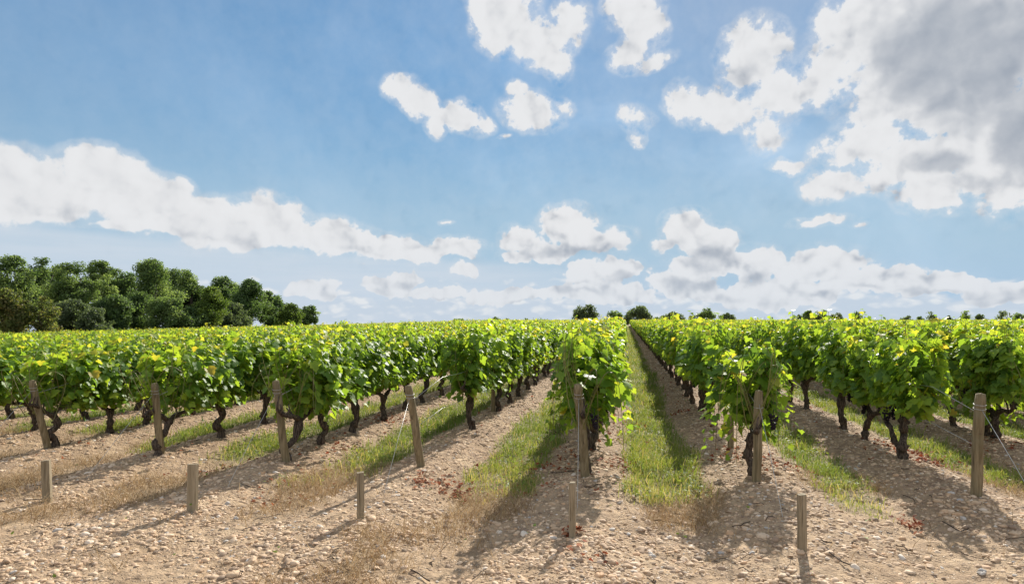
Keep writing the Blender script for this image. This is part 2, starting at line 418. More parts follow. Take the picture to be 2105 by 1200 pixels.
def mat_stone():
    m, t, out = new_mat('river_pebble')
    r = attr(t, 'tone', kind='INSTANCER')
    pos = t.node('ShaderNodeNewGeometry').outputs['Position']
    c = ramp(t, r, [(0, (.19, .14, .10)), (.1, (.32, .22, .15)), (.32, (.46, .32, .20)), (.55, (.55, .40, .27)), (.75, (.62, .48, .34)), (.9, (.52, .32, .18)), (.96, (.70, .62, .52)), (1, (.34, .33, .32))])
    n = t.noise(pos, 60, 4, .6).outputs[0]
    c = t.mix(t.smooth(n, .4, .7, 0, .4), c, (.42, .31, .21))
    principled(t, out, c, .82, .25, bump(t, n, .35, .004))
    return m
M_STONE = mat_stone()
def mat_bark(name, dark, light, scale=1.0):
    m, t, out = new_mat(name)
    tc = t.node('ShaderNodeTexCoord').outputs['Object']
    v = t.vmath('MULTIPLY', tc, (scale*70, scale*70, scale*11))
    n = t.noise(v, 1.0, 5, .65, .6).outputs[0]
    c = t.mix(t.smooth(n, .35, .65), dark, light)
    principled(t, out, c, .92, .12, bump(t, n, .9, .012/scale))
    return m
M_VINEBARK = mat_bark('old_vine_bark', (.026, .020, .016), (.13, .10, .078))
M_TREEBARK = mat_bark('tree_bark', (.05, .04, .03), (.13, .11, .09), .12)
M_CANE = leaf_material('green_cane', [(0, (.12, .10, .03)), (1, (.20, .20, .06))], (1, 1, 1), .1)
def mat_post(name, a, b, g):
    m, t, out = new_mat(name)
    tc = t.node('ShaderNodeTexCoord').outputs['Object']
    oi = t.node('ShaderNodeObjectInfo').outputs['Random']
    v = t.vmath('ADD', t.vmath('MULTIPLY', tc, (42, 42, 2.6)), t.xyz(t.math('MULTIPLY', oi, 40), oi, oi))
    n = t.noise(v, 1.0, 5, .62, .5).outputs[0]
    n2 = t.noise(tc, 5.0, 3, .5).outputs[0]
    c = t.mix(t.smooth(n, .32, .68), a, b)
    c = t.mix(t.smooth(n2, .45, .75, 0, .7), c, g)
    crack = t.smooth(t.noise(t.vmath('MULTIPLY', tc, (75, 75, 1.6)), 1.0, 3, .5, .2).outputs[0], .36, .30)
    c = t.mix(t.math('MULTIPLY', crack, .8), c, (.055, .04, .028))
    h = t.math('SUBTRACT', n, crack)
    principled(t, out, c, .88, .15, bump(t, h, .7, .006))
    return m
M_POST = mat_post('weathered_post_wood', (.13, .10, .055), (.27, .215, .13), (.18, .17, .11))
M_STAKE = mat_post('weathered_stake_wood', (.19, .15, .095), (.32, .265, .185), (.22, .21, .15))
def mat_plain(name, col, rough=.5, spec=.4, metal=0.0):
    m, t, out = new_mat(name)
    pos = t.node('ShaderNodeTexCoord').outputs['Object']
    n = t.noise(pos, 9.0, 3, .6).outputs[0]
    c = t.mix(t.smooth(n, .3, .7, 0, .4), col, tuple(x*.6 for x in col))
    b = principled(t, out, c, rough, spec); b.inputs['Metallic'].default_value = metal
    return m
M_WIRE = mat_plain('galvanised_wire', (.48, .48, .46), .5, .5, .4)
M_GRAPE = mat_plain('dark_grape', (.016, .011, .018), .6, .2)
M_STAPLE = mat_plain('rusty_staple', (.16, .10, .07), .6, .4, .6)

# ------------------------------------------------------------------ ground, one sheet out to the horizon
def build_ground():
    th = np.concatenate([np.linspace(-180, -46, 40)[:-1], np.linspace(-46, 46, 660), np.linspace(46, 180, 40)[1:]])
    r = [0.3]
    while r[-1] < 3500:
        q = r[-1]
        r.append(q*(1.05 if q < 2.6 else 1.0042 if q < 14 else 1.011 if q < 45 else 1.03))
    r = np.array(r)
    T, R = np.meshgrid(np.radians(th), r)
    X, Y = np.sin(T)*R, np.cos(T)*R
    Z = ground_z(X, Y)
    nr, nt = X.shape
    V = np.stack([X.ravel(), Y.ravel(), Z.ravel()], 1)
    V = np.vstack([V, [[0, 0, float(ground_z(0, 0))]]])
    i = np.arange(nr-1)[:, None]*nt; j = np.arange(nt-1)[None, :]
    Q = np.stack([i+j, i+j+1, i+nt+j+1, i+nt+j], -1).reshape(-1, 4)
    fan = np.stack([np.arange(nt-1)+1, np.arange(nt-1), np.full(nt-1, len(V)-1)], 1)
    x, y = V[:, 0], V[:, 1]
    k, dt = row_phase(x, y); fr = np.abs(k-np.round(k))*2
    rr = np.hypot(x, y)
    far = sstep(rr, 190, 260)
    green = np.maximum(grass_cover(x, y), far*.9)
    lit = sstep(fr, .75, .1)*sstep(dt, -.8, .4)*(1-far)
    me = mesh_of('ground', V, [Q, fan], M_SOIL, True, {'green': green, 'dry': dry_cover(x, y), 'litter': lit})
    return tag(link('ground', me), kind='structure')
build_ground()

# ------------------------------------------------------------------ shape builders
def unit(v): return v/np.maximum(np.linalg.norm(v, axis=-1, keepdims=True), 1e-9)
class Acc:
    def __init__(s): s.V, s.P, s.A, s.M, s.n = [], {}, [], {}, 0
    def add(s, V, polys, tone=0.5, mi=0):
        V = np.asarray(V, float)
        if not isinstance(polys, list): polys = [polys]
        for p in polys:
            p = np.asarray(p)
            s.P.setdefault(p.shape[1], []).append(p+s.n); s.M.setdefault(p.shape[1], []).append(np.full(len(p), mi))
        s.V.append(V); s.A.append(np.broadcast_to(tone, (len(V),)).astype(float)); s.n += len(V)
    def mesh(s, name, mats, smooth=True):
        ks = sorted(s.P)
        return mesh_of(name, np.vstack(s.V), [np.vstack(s.P[k]) for k in ks], mats, smooth, {'tone': np.concatenate(s.A)},
                       np.concatenate([np.concatenate(s.M[k]) for k in ks]))

def tube(path, rad, sides=8, rough=0.0, seed=0, cap=True):
    """tapered tube through points; returns verts, [quads, caps]"""
    path = np.asarray(path, float); n = len(path); rad = np.broadcast_to(rad, (n,)).astype(float)
    r = np.random.default_rng(seed)
    tan = unit(np.gradient(path, axis=0))
    up = np.array([0.31, 0.95, 0.1]) if abs(tan[0, 2]) > .7 else np.array([0, 0, 1.0])
    a = unit(np.cross(tan, up)); b = np.cross(tan, a)
    ang = np.arange(sides)/sides*2*np.pi
    V = []
    for i in range(n):
        k = rad[i]*(1+rough*(r.random(sides)-.5)*2)
        V.append(path[i]+np.cos(ang)[:, None]*a[i]*k[:, None]+np.sin(ang)[:, None]*b[i]*k[:, None])
    V = np.vstack(V)
    i = np.arange(n-1)[:, None]*sides; j = np.arange(sides)[None, :]; j2 = (j+1) % sides
    Q = np.stack([i+j, i+j2, i+sides+j2, i+sides+j], -1).reshape(-1, 4)
    out = [Q]
    if cap:
        V = np.vstack([V, path[:1], path[-1:]+tan[-1:]*rad[-1]*.3]); c0, c1 = len(V)-2, len(V)-1
        jj = np.arange(sides); j2 = (jj+1) % sides
        out.append(np.stack([j2, jj, np.full(sides, c0)], 1)); base = (n-1)*sides
        out.append(np.stack([base+jj, base+j2, np.full(sides, c1)], 1))
        out = [out[0], np.vstack(out[1:])]
    return V, out
def curve_pts(pts, n):
    """smooth Catmull-Rom through points"""
    p = np.asarray(pts, float); p = np.vstack([2*p[0]-p[1], p, 2*p[-1]-p[-2]])
    t = np.linspace(0, len(p)-3-1e-6, n); k = t.astype(int); f = (t-k)[:, None]
    a, b, c, d = p[k], p[k+1], p[k+2], p[k+3]
    return .5*((2*b)+(-a+c)*f+(2*a-5*b+4*c-d)*f*f+(-a+3*b-3*c+d)*f**3)

_R = [(0.06, 0.03), (0.20, -.14), (.42, -.10), (.46, .08), (.62, .18), (.60, .36), (.68, .50), (.46, .56), (.34, .60), (.34, .76), (.16, .88), (0, 1.05)]
LEAF_OUT = np.array(_R + [(-x, y) for x, y in _R[-2::-1]])
LEAF2 = np.vstack([[(0, .40)], LEAF_OUT]); NL = len(LEAF_OUT)
LEAF_TRI = np.array([(0, 1+i, 1+(i+1) % NL) for i in range(NL)])
_R2 = [(0.0, 0.0), (.38, -.1), (.62, .4), (.38, .62), (0, 1.05), (-.38, .62), (-.62, .4), (-.38, -.1)]
LEAFLO = np.vstack([[(0, .4)], _R2]); LEAFLO_TRI = np.array([(0, 1+i, 1+(i+1) % 8) for i in range(8)])
def leaves(P, tip, nor, size, r, out2=LEAF2, tri=LEAF_TRI, cup=.5, droop=.38):
    """one curled leaf per point"""
    n = len(P); tip = unit(tip); nor = unit(nor-np.sum(nor*tip, 1, keepdims=True)*tip); side = np.cross(tip, nor)
    x = out2[:, 0][None]*size[:, None]; y = out2[:, 1][None]*size[:, None]
    c1 = (r.random(n)*1.3-.35)*cup; c2 = (r.random(n)*1.2-.2)*droop
    tw = (r.random(n)-.5)*.5
    z = (np.abs(out2[:, 0])[None]**1.3*c1[:, None] - (out2[:, 1][None]**2)*c2[:, None] + tw[:, None]*(out2[:, 0]*out2[:, 1])[None])*size[:, None]
    z = z+(r.random(z.shape)-.5)*.09*size[:, None]
    V = P[:, None]+side[:, None]*x[..., None]+tip[:, None]*y[..., None]+nor[:, None]*z[..., None]
    k = out2.shape[0]
    T = tri[None]+np.arange(n)[:, None, None]*k
    return V.reshape(-1, 3), T.reshape(-1, 3), k

# ------------------------------------------------------------------ grapevines
ROWANG = math.atan2(RD[1], RD[0])
def trunk_mesh(seed, style):
    r = np.random.default_rng(100+seed); A = Acc()
    s = lambda v: (r.random()-.5)*2*v
    h = .36+r.random()*.10
    if style == 'lean': pts = [(-.20, 0, -.06), (-.17, .01, .06), (-.20, .03, .14), (-.07, s(.03), .24), (0.03, s(.03), h)]
    elif style == 'bent': pts = [(0, 0, -.06), (0.02, 0, .10), (-.05, .03, .20), (.05, s(.04), .30), (.0, s(.03), h)]
    elif style == 'double': h = .42; pts = [(0, 0, -.06), (.015, 0, .08), (-.045, .02, .17), (.045, -.02, .27), (-.03, .01, .36), (.0, 0, .42)]
    elif style == 'longarm': h = .30; pts = [(0, 0, -.06), (.01, 0, .08), (-.02, .02, .2), (.05, 0, h)]
    else: pts = [(0, 0, -.06), (s(.02), s(.02), .08), (s(.035), s(.035), .2), (s(.03), s(.03), h)]
    p = curve_pts(pts, 22); k = np.linspace(0, 1, 22)
    base = .036+r.random()*.011
    rad = base*(1.28-.55*k**.6+.45*np.exp(-((k-.97)/.12)**2)+.22*np.exp(-((k-.02)/.12)**2))*(1+.16*np.sin(k*17+seed)+.10*np.sin(k*31+seed*2))
    A.add(*tube(p, rad, 12, .13, seed)); top = p[-1]
    if style == 'double':
        q = curve_pts([(.0, 0, .0), (.09, .02, .12), (.14, .05, .20), (.20, .06, .30), (.36, .07, .37), (.58, .04, .42)], 20)
        A.add(*tube(q, np.linspace(.034, .020, 20)*(1+.2*np.sin(np.arange(20)*1.1)), 10, .16, seed+3))
    if style == 'longarm':
        q = curve_pts([p[-3], (.14, .0, .33), (.34, .02, .40), (.60, .0, .52)], 20)
        A.add(*tube(q, np.linspace(.036, .018, 20)*(1+.2*np.sin(np.arange(20)*1.3)), 10, .16, seed+3))
    for sg in (-1, 1):
        L = (.30+r.random()*.22)*(.5 if style == 'double' else 1)
        q = curve_pts([top+(0, 0, -.02), top+(sg*L*.35, s(.03), .05+s(.03)), top+(sg*L*.7, s(.04), .10+s(.05)), top+(sg*L, s(.04), .15+s(.05))], 13)
        kk = np.linspace(0, 1, 13)
        A.add(*tube(q, (.032-.014*kk)*(1+.22*np.sin(kk*19+seed)), 9, .17, seed+7))
        for i in (4, 7, 10, 12):
            e = q[i]+np.array([s(.06), s(.05), .09+r.random()*.07])
            A.add(*tube(curve_pts([q[i], (q[i]+e)/2+(s(.02), s(.02), 0), e], 5), np.linspace(.013, .006, 5), 6, .2, seed+i))
    for i in range(4):                                            # burrs on the old wood
        c = p[r.integers(3, 20)]; d = unit(np.array([s(1), s(1), s(.3)]))
        A.add(*tube([c, c+d*base*1.0, c+d*base*1.45], [base*.55, base*.45, base*.2], 7, .2, seed+30+i))
    return A.mesh('vine_trunk', M_VINEBARK)

def foliage_mesh(seed, nshoot=20, low=0.44, top=1.38, wid=.24, halfl=.55, xoff=0.0, lo=False, weep=.25, tone0=0.0):
    r = np.random.default_rng(500+seed); A = Acc()
    P, TP, NR, SZ, TN = [], [], [], [], []
    for i in range(nshoot):
        x0 = (i+.5)/nshoot*2*halfl-halfl+ (r.random()-.5)*.12
        x0c = x0*.8; y0 = (r.random()-.5)*.16
        H = top-.20+.32*r.random()**1.3-.20*(abs(x0)/halfl)**2*r.random()
        sd = -1 if r.random() < .5 else 1
        out = sd*(wid*(.35+.65*r.random()))
        weeps = r.random() < weep
        if weeps:                                     # a shoot that has flopped over the side
            zt = .95+.25*r.random()
            pts = [(x0c, y0, .5), (x0, y0+out*.5, .85), (x0+(r.random()-.5)*.2, out, zt), (x0+(r.random()-.5)*.3, out*1.35, zt-.15-.15*r.random()), (x0+(r.random()-.5)*.3, out*1.5, low-.04+.34*r.random())]
        else:
            pts = [(x0c, y0, .48), (x0+(r.random()-.5)*.1, y0+out*.45, .75), (x0+(r.random()-.5)*.16, out*.8, 1.05), (x0+(r.random()-.5)*.22, out*(.4+.7*r.random()), H)]
        n = 37 if not lo else 18
        q = curve_pts(pts, n)
        A.add(*tube(q[::3], np.linspace(.0048, .0022, len(q[::3])), 4, 0, seed, False), tone=r.random(), mi=1)
        kk = np.linspace(0, 1, n)
        sel = kk > .04
        m = sel.sum()
        off = unit(np.stack([r.normal(0, 1, m), r.normal(0, .8, m)+sd*.55, r.normal(0, .45, m)], 1))*(.03+.09*r.random(m))[:, None]
        pp = q[sel]+off; P.append(pp)
        o = unit(off*[1, 1.4, 1]+[0, sd*.02, 0])
        TP.append(o*.8+np.stack([r.normal(0, .3, m), r.normal(0, .3, m), -.25-.75*r.random(m)], 1))
        NR.append(o*.55+np.stack([r.normal(0, .4, m), r.normal(0, .4, m), .35+.75*r.random(m)], 1))
        SZ.append((.092-.038*np.clip((kk[sel]-.72)/.28, 0, 1))*(.52+.78*r.random(m))*(1.35 if lo else 1.0))
        TN.append(.42+.30*r.random()+.20*np.clip((kk[sel]-.7)/.3, 0, 1)*(0 if weeps else 1)+(r.random(m)-.5)*.5)
    m = 170 if not lo else 80                          # lateral leaves filling the wall
    a = r.random(m)*2*np.pi; zz = low+.06+(top-.2-low)*r.random(m)**.9
    yy = np.cos(a); yy = np.sign(yy)*np.abs(yy)**.5*wid*(.75+.45*r.random(m))*(1.0-.3*np.abs((zz-.85)/.55)**2)
    xx = (r.random(m)*2-1)*halfl*(.95+.1*r.random(m))
    P.append(np.stack([xx, yy, zz], 1)); o = np.stack([(r.random(m)-.5)*.8, np.sign(yy), np.zeros(m)], 1)
    TP.append(o*.5+np.stack([r.normal(0, .4, m), r.normal(0, .2, m), -.4-.6*r.random(m)], 1))
    NR.append(o*.8+np.stack([r.normal(0, .4, m), r.normal(0, .3, m), .2+.8*r.random(m)], 1))
    SZ.append((.070+.040*r.random(m))*(1.35 if lo else 1.0)); TN.append(.30+.5*r.random(m))
    for q_ in P: q_[:, 0] += xoff
    P, TP, NR, SZ, TN = np.vstack(P), np.vstack(TP), np.vstack(NR), np.concatenate(SZ), np.concatenate(TN)
    yel = r.random(len(TN)) < .006; TN = np.where(yel, 1.0, np.clip(TN+tone0, 0, .93))
    V, T, k = leaves(P-unit(TP)*SZ[:, None]*.3, TP, NR, SZ, r, *( (LEAFLO, LEAFLO_TRI) if lo else (LEAF2, LEAF_TRI)))
    A.add(V, T, np.repeat(TN, k), 0)
    return A.mesh('vine_foliage', [M_LEAF, M_CANE])

def ico(sub=1):
    import bmesh
    bm = bmesh.new(); bmesh.ops.create_icosphere(bm, subdivisions=sub, radius=1.0)
    V = np.array([v.co[:] for v in bm.verts]); Fc = np.array([[v.index for v in f.verts] for f in bm.faces]); bm.free()
    return V, Fc
ICO1 = ico(1); ICO2 = ico(2)
def grape_mesh(seed):
    r = np.random.default_rng(900+seed); A = Acc()
    for i in range(46):
        t = r.random(); R = .034*(1-t*.75); a = r.random()*2*np.pi
        c = np.array([math.cos(a)*R, math.sin(a)*R, -.02-.12*t])
        A.add(ICO2[0]*(.0095+.002*r.random())+c, ICO2[1])
    A.add(*tube([(0, 0, .03), (0.004, 0, 0), (0, 0, -.05)], [.003, .003, .002], 5))
    return A.mesh('grape_bunch', M_GRAPE)

STYLES = ['straight', 'bent', 'lean', 'straight', 'bent', 'straight', 'lean', 'bent', 'double', 'longarm']
TRUNKS = [trunk_mesh(i, s) for i, s in enumerate(STYLES)]
FOL = [foliage_mesh(i, 19+i % 4, low=(.50, .42, .54, .46)[i % 4], top=1.34+.05*(i % 3), wid=.18+.03*(i % 3), halfl=(.62, .54, .66, .58, .50)[i % 5], xoff=(-.06, .05, 0, .08)[i % 4], weep=(.25, .4, .15, .45)[i % 4]) for i in range(8)]
FOL_THIN = foliage_mesh(20, 15, low=.72, top=1.30, wid=.22, halfl=.5, xoff=.38, weep=0)
FOL_LOW = foliage_mesh(21, 22, low=.14, top=1.16, wid=.26, halfl=.40, weep=.5, tone0=.08)
FOL_POST = foliage_mesh(22, 22, low=.30, top=1.42, wid=.25, halfl=.45, xoff=.42, weep=.35)
FOL_POST2 = foliage_mesh(23, 20, low=.26, top=1.26, wid=.27, halfl=.34, xoff=.30, weep=.45)
FOL_BACK = [foliage_mesh(24+i, 20, low=.38, top=1.33, wid=.28, halfl=.48, xoff=.42, weep=.3) for i in range(2)]
GRAPES = [grape_mesh(i) for i in range(3)]

ORD = ['', 'first', 'second', 'third', 'fourth', 'fifth', 'sixth', 'seventh', 'eighth', 'ninth', 'tenth', 'eleventh', 'twelfth', 'thirteenth', 'fourteenth', 'fifteenth', 'sixteenth', 'seventeenth', 'eighteenth', 'nineteenth', 'twentieth']
_T = {20: 'twenty', 30: 'thirty', 40: 'forty'}
def ordn(n):
    if n <= 20: return ORD[n]
    return {30: 'thirtieth', 40: 'fortieth'}.get(n) or _T[n//10*10]+'-'+ORD[n % 10]
def row_name(k):
    if k <= 0: return ('row just left' if k == 0 else ordn(1-k)+' row left')+' of the central grass aisle'
    return ('row just right' if k == 1 else ordn(k)+' row right')+' of the central grass aisle'

SPECIAL = {  # row: list of (trunk base pixel, style trunk index, foliage, lateral offset, flip, label)
 0: [((1228, 985), 1, FOL_POST, 'tall bushy grapevine right behind the round post left of the central grass aisle')],
 1: [((1566, 990), 3, FOL_POST2, 'grapevine with dark hanging grapes, wrapped round the thin square post right of the grass aisle'),
     ((1467, 875), 6, None, 'grapevine with forked leaning trunk behind the short wooden stake, right of the grass aisle')],
 2: [((1880, 955), 8, None, 'grapevine with twisted two-headed black trunk standing over red leaves at the right'),
     ((1806, 918), 2, None, 'grapevine between the twisted two-headed trunk and the straight trunk at the right'),
     ((1752, 890), 0, None, 'grapevine on a short straight dark trunk, behind the twisted trunk at the right'),
     ((1672, 850), 5, None, 'grapevine with a slim dark trunk leaning over the stony strip, right of the square post')],
 3: [((2085, 915), 9, None, 'grapevine with long arm reaching left at the right edge of the picture'),
     ((1965, 905), 5, FOL_LOW, 'low yellowing grapevine hanging nearly to the ground beside the rightmost round post')],
 -1: [((977, 893), 0, None, 'grapevine with thick upright trunk, first behind the wire gap of the leaning post'),
      ((1030, 852), 1, None, 'grapevine with leaning trunk beside the thin stake, left of the central row')],
 -2: [((606, 948), 6, FOL_BACK[1], 'grapevine with crooked trunk close behind the third tall post from the left'),
      ((657, 925), 4, None, 'grapevine with knotted curved trunk just right of the third tall post'),
      ((712, 897), 0, None, 'grapevine between the knotted curved trunk and the forked trunk by red leaves'),
      ((770, 870), 3, None, 'grapevine with forked trunk above a patch of red fallen leaves')],
 -3: [((352, 938), 2, FOL_BACK[0], 'grapevine with bowed trunk at the foot of the second tall post from the left'),
      ((450, 906), 7, FOL_THIN, 'grapevine with bare forked arms raised, between the second and third tall posts')],
 -4: [((121, 927), 1, FOL_BACK[0], 'grapevine with thick gnarled trunk behind the leftmost leaning post'),
      ((200, 900), 3, None, 'grapevine between the leftmost gnarled trunk and the short straight trunk behind it'),
      ((281, 882), 0, None, 'grapevine on short straight trunk left of the second tall post')],
}
def plant_list():
    out = []
    for k in range(-75, 90):
        u = row_u(k); t0 = row_t0(k); i = 0; t = t0+.25
        r = np.random.default_rng(7000+k)
        for px, st, fo, lab in SPECIAL.get(k, []):
            x, y = _post_xy(*px); t = row_coord(x, y)[1]; i += 1
            out.append((k, i, u, t, st, fo, lab))
        if k in SPECIAL: t += 1.05
        while t < 172:
            i += 1; uu = u+(r.random()-.5)*.06; tt = t+(r.random()-.5)*.14
            x, y = uv_xy(uu, tt)
            if y > 1.5 and abs(x) < .80*y+3.2 and x > -52-.02*y:
                if r.random() > .025 or tt < 12: out.append((k, i, uu, tt, int(r.integers(8)), None, None))
            t += 1.06
    return out
def build_vines():
    L = plant_list()
    def dist(v):
        x, y = uv_xy(v[2], v[3]); return math.hypot(x, y)+(1000 if abs(x) > .752*y+.35 else 0)
    L.sort(key=dist)
    near, rest = L[:300], L[300:]
    r = random.Random(4)
    proto = {}
    for n, (k, i, u, t, st, fo, lab) in enumerate(near):
        x, y = uv_xy(u, t); z = float(ground_z(x, y))
        e = bpy.data.objects.new('grapevine', None); COL.objects.link(e)
        e.location = (x, y, z-.01); flip = r.random() < .5
        if fo is not None or st >= 8: flip = False
        e.rotation_euler = (0, 0, ROWANG+(math.pi if flip else 0)+r.uniform(-.06, .06))
        hs = .96+.14*(float(vnoise(u*.9, t*.35, 77))-.35)+r.uniform(-.04, .04)-(.045 if k < 0 else 0)
        e.scale = (1.0, 1.0, hs); e.empty_display_size = .1
        tag(e, lab or f"{ordn(i)} grapevine from the near end of the {row_name(k)}", 'grapevine', 'grapevines planted in rows')
        fm = fo if fo is not None else FOL[r.randrange(8)]
        o1 = link('trunk', TRUNKS[st], e); o2 = link('foliage', fm, e)
        if st < 8 and st not in proto and fo is None: proto[st] = (o1, o2)
        d = math.hypot(x, y)
        if d < 11.5 and k >= 0:
            for q in range(2 if k >= 1 else 1):
                g = link('grape_bunch', GRAPES[r.randrange(3)], e)
                g.location = (r.uniform(-.32, .32), r.choice((-1, 1))*r.uniform(.04, .2), r.uniform(.50, .66)); g.rotation_euler = (r.uniform(-.2, .2), r.uniform(-.2, .2), r.uniform(0, 6))
                g.scale = (1.1,)*3
    # the rest of the vineyard, instanced on points
    rr = np.random.default_rng(5)
    XY = np.array([uv_xy(v[2], v[3]) for v in rest]); Z = ground_z(XY[:, 0], XY[:, 1])-.01
    m = len(rest)
    me = bpy.data.meshes.new('far_vine_rows'); me.vertices.add(m)
    me.vertices.foreach_set('co', np.column_stack([XY, Z]).astype(np.float32).ravel())
    ang = ROWANG+np.where(rr.random(m) < .5, math.pi, 0)+(rr.random(m)-.5)*.1
    U = np.array([v[2] for v in rest]); T = np.array([v[3] for v in rest])
    hs = .95+.16*(vnoise(U*.5, T*.22, 77)-.35)+(rr.random(m)-.5)*.12-.03
    def at(nm, ty, arr, key):
        a = me.attributes.new(nm, ty, 'POINT'); a.data.foreach_set(key, arr.ravel())
    at('rot', 'FLOAT_VECTOR', np.column_stack([np.zeros(m), np.zeros(m), ang]).astype(np.float32), 'vector')
    at('scl', 'FLOAT_VECTOR', np.column_stack([np.ones(m), np.ones(m), hs]).astype(np.float32), 'vector')
    at('pick', 'INT', rr.integers(0, len(proto), m).astype(np.int32), 'value')
    o = link('far_vine_rows', me)
    tag(o, 'far rows of green grapevines stretching across the plain to the tree line', 'vineyard', kind='stuff')
    ng = bpy.data.node_groups.new('vine_rows', 'GeometryNodeTree')
    ng.interface.new_socket('Geometry', in_out='INPUT', socket_type='NodeSocketGeometry')
    ng.interface.new_socket('Geometry', in_out='OUTPUT', socket_type='NodeSocketGeometry')
    N, Lk = ng.nodes, ng.links
    gi = N.new('NodeGroupInput'); go = N.new('NodeGroupOutput'); ip = N.new('GeometryNodeInstanceOnPoints')
    jn = N.new('GeometryNodeJoinGeometry')
    for st in sorted(proto):
        j2 = N.new('GeometryNodeJoinGeometry')
        for ob in proto[st]:
            oi = N.new('GeometryNodeObjectInfo'); oi.inputs['Object'].default_value = ob; oi.transform_space = 'ORIGINAL'
            oi.inputs['As Instance'].default_value = False
            Lk.new(oi.outputs['Geometry'], j2.inputs[0])
        gt = N.new('GeometryNodeGeometryToInstance'); Lk.new(j2.outputs[0], gt.inputs[0]); Lk.new(gt.outputs[0], jn.inputs[0])
    def na(nm, ty):
        a = N.new('GeometryNodeInputNamedAttribute'); a.data_type = ty; a.inputs[0].default_value = nm
        return a.outputs['Attribute']
    Lk.new(gi.outputs[0], ip.inputs['Points']); Lk.new(jn.outputs[0], ip.inputs['Instance'])
    ip.inputs['Pick Instance'].default_value = True
    Lk.new(na('pick', 'INT'), ip.inputs['Instance Index'])
    er = N.new('FunctionNodeEulerToRotation'); Lk.new(na('rot', 'FLOAT_VECTOR'), er.inputs[0]); Lk.new(er.outputs[0], ip.inputs['Rotation'])
    Lk.new(na('scl', 'FLOAT_VECTOR'), ip.inputs['Scale'])
    Lk.new(ip.outputs[0], go.inputs[0])
    o.modifiers.new('rows', 'NODES').node_group = ng
    print('vines near', len(near), 'far', m)
build_vines()

# ------------------------------------------------------------------ posts, stakes and wires
def round_post(i, b, label):
    x, y = P_XY[i]; z = float(ground_z(x, y)); px, py = b[2], b[3]
    lean = (.16, .10, .08, .13, .16, .02, .05)[i]
    ty = y-lean*RD[1]; tz = EYE-(py-HY)*ty/F_PX; tx = (px-CX)*ty/F_PX
    e = bpy.data.objects.new('end_post', None); COL.objects.link(e); e.location = (x, y, z); e.empty_display_size = .1
    tag(e, label, 'post', 'tall wooden posts at the row ends')
    top = np.array([tx-x, ty-y, tz-z]); r = np.random.default_rng(i+60)
    sq = i == 5
    R = .028 if sq else .037+.004*r.random()
    p = np.linspace(0, 1, 16)[:, None]*top+np.array([0, 0, 0]); p = np.vstack([-top*.15, p]); p[:, 0] += .004*np.sin(np.arange(17)*.5+i)
    A = Acc(); n = 17
    rad = R*(1.03-.06*np.linspace(0, 1, n)); rad[-1] *= .88
    if sq:
        rad = rad*1.35
        V, F_ = tube(p, rad, 4, .02, i)
    else:
        V, F_ = tube(p, rad, 18, .025, i)
    # rough sawn top
    V[-1] += np.array([.0, .0, .0])
    A.add(V, F_)
    me = A.mesh('post_pole', M_POST, smooth=not sq); link('pole', me, e)
    B = Acc()
    for f in ((.86, .90) if not sq else (.82,)):
        c = top*f; a = np.linspace(0, 2*np.pi, 15); rr = R*1.09 if not sq else R*1.42
        B.add(*tube(np.stack([c[0]+np.cos(a)*rr, c[1]+np.sin(a)*rr, c[2]+np.sin(a*1)*.006], 1), .0022, 5, cap=False))
    link('wire_wrap', B.mesh('wire_wrap', M_WIRE), e)
    S = Acc(); c = top*.62+np.array([-.01, -R*.98, 0])
    S.add(*tube(curve_pts([c+(-.012, .01, 0), c+(-.010, -.008, 0), c+(.010, -.008, .002), c+(.012, .01, .002)], 8), .0018, 5))
    link('staple', S.mesh('staple', M_STAPLE), e)
    return np.array([x, y, z])+top*.88
PL = ['leftmost tall round post, leaning outward in front of a gnarled vine trunk',
      'second tall post from the left, upright and half hidden by vine leaves',
      'third tall post from the left, thick and grey brown beside a crooked trunk',
      'slightly tilted tall post standing alone in the stones, its wires running bare to the vines',
      'tall round post at the row just left of the central grass aisle',
      'thin square post in front of the leafy vine, right of the central grass aisle',
      'rightmost tall round post, standing clear of the leaves']
TOPS = [round_post(i, b, PL[i]) for i, b in enumerate(END_POSTS)]

def stake(bx, by, topy, w, d, label, tilt, group='short square stakes in front of the rows', name='short_stake', mat=None):
    x, y, z = gp(bx, by)
    h = EYE-(topy-HY)*y/F_PX-z
    wd = w*y/F_PX
    r = np.random.default_rng(int(bx)); c = .0035
    prof = np.array([(-1, -1), (1, -1), (1, 1), (-1, 1)])*np.array([wd/2, d/2])
    def ring(zz, sc):
        q = prof*sc; e_ = []
        for i in range(4):
            a, b_ = q[i], q[(i+1) % 4]; dd = unit(b_-a)
            e_ += [a+dd*c, b_-dd*c]
        e_ = np.array(e_); return np.column_stack([e_+(r.random(e_.shape)-.5)*.002, np.full(8, zz)])
    zs = np.concatenate([[-.12], np.linspace(0, h-.004, 9), [h]]); A = Acc()
    V = np.vstack([ring(zz, 1.0 if k < len(zs)-1 else .93) for k, zz in enumerate(zs)])
    V[-8:, 2] += V[-8:, 0]*.12
    V[:, 0] += V[:, 2]*tilt[0]; V[:, 1] += V[:, 2]*tilt[1]
    n = len(zs); i = np.arange(n-1)[:, None]*8; j = np.arange(8)[None]; j2 = (j+1) % 8
    A.add(V, [np.stack([i+j, i+j2, i+8+j2, i+8+j], -1).reshape(-1, 4), (np.arange(8)+(n-1)*8)[None], np.arange(8)[::-1][None]])
    o = link(name, A.mesh(name, mat or M_STAKE, smooth=False), loc=(x, y, z)); o.rotation_euler[2] = (r.random()-.5)*.7
    return tag(o, label, 'stake', group)
stake(98, 1030, 945, 15, .05, 'short square stake at the far left, in front of the leaning leftmost post', (-.03, -.02))
stake(395, 1055, 953, 21, .035, 'widest short stake, a flat grey board standing in stones left of centre', (.02, 0))
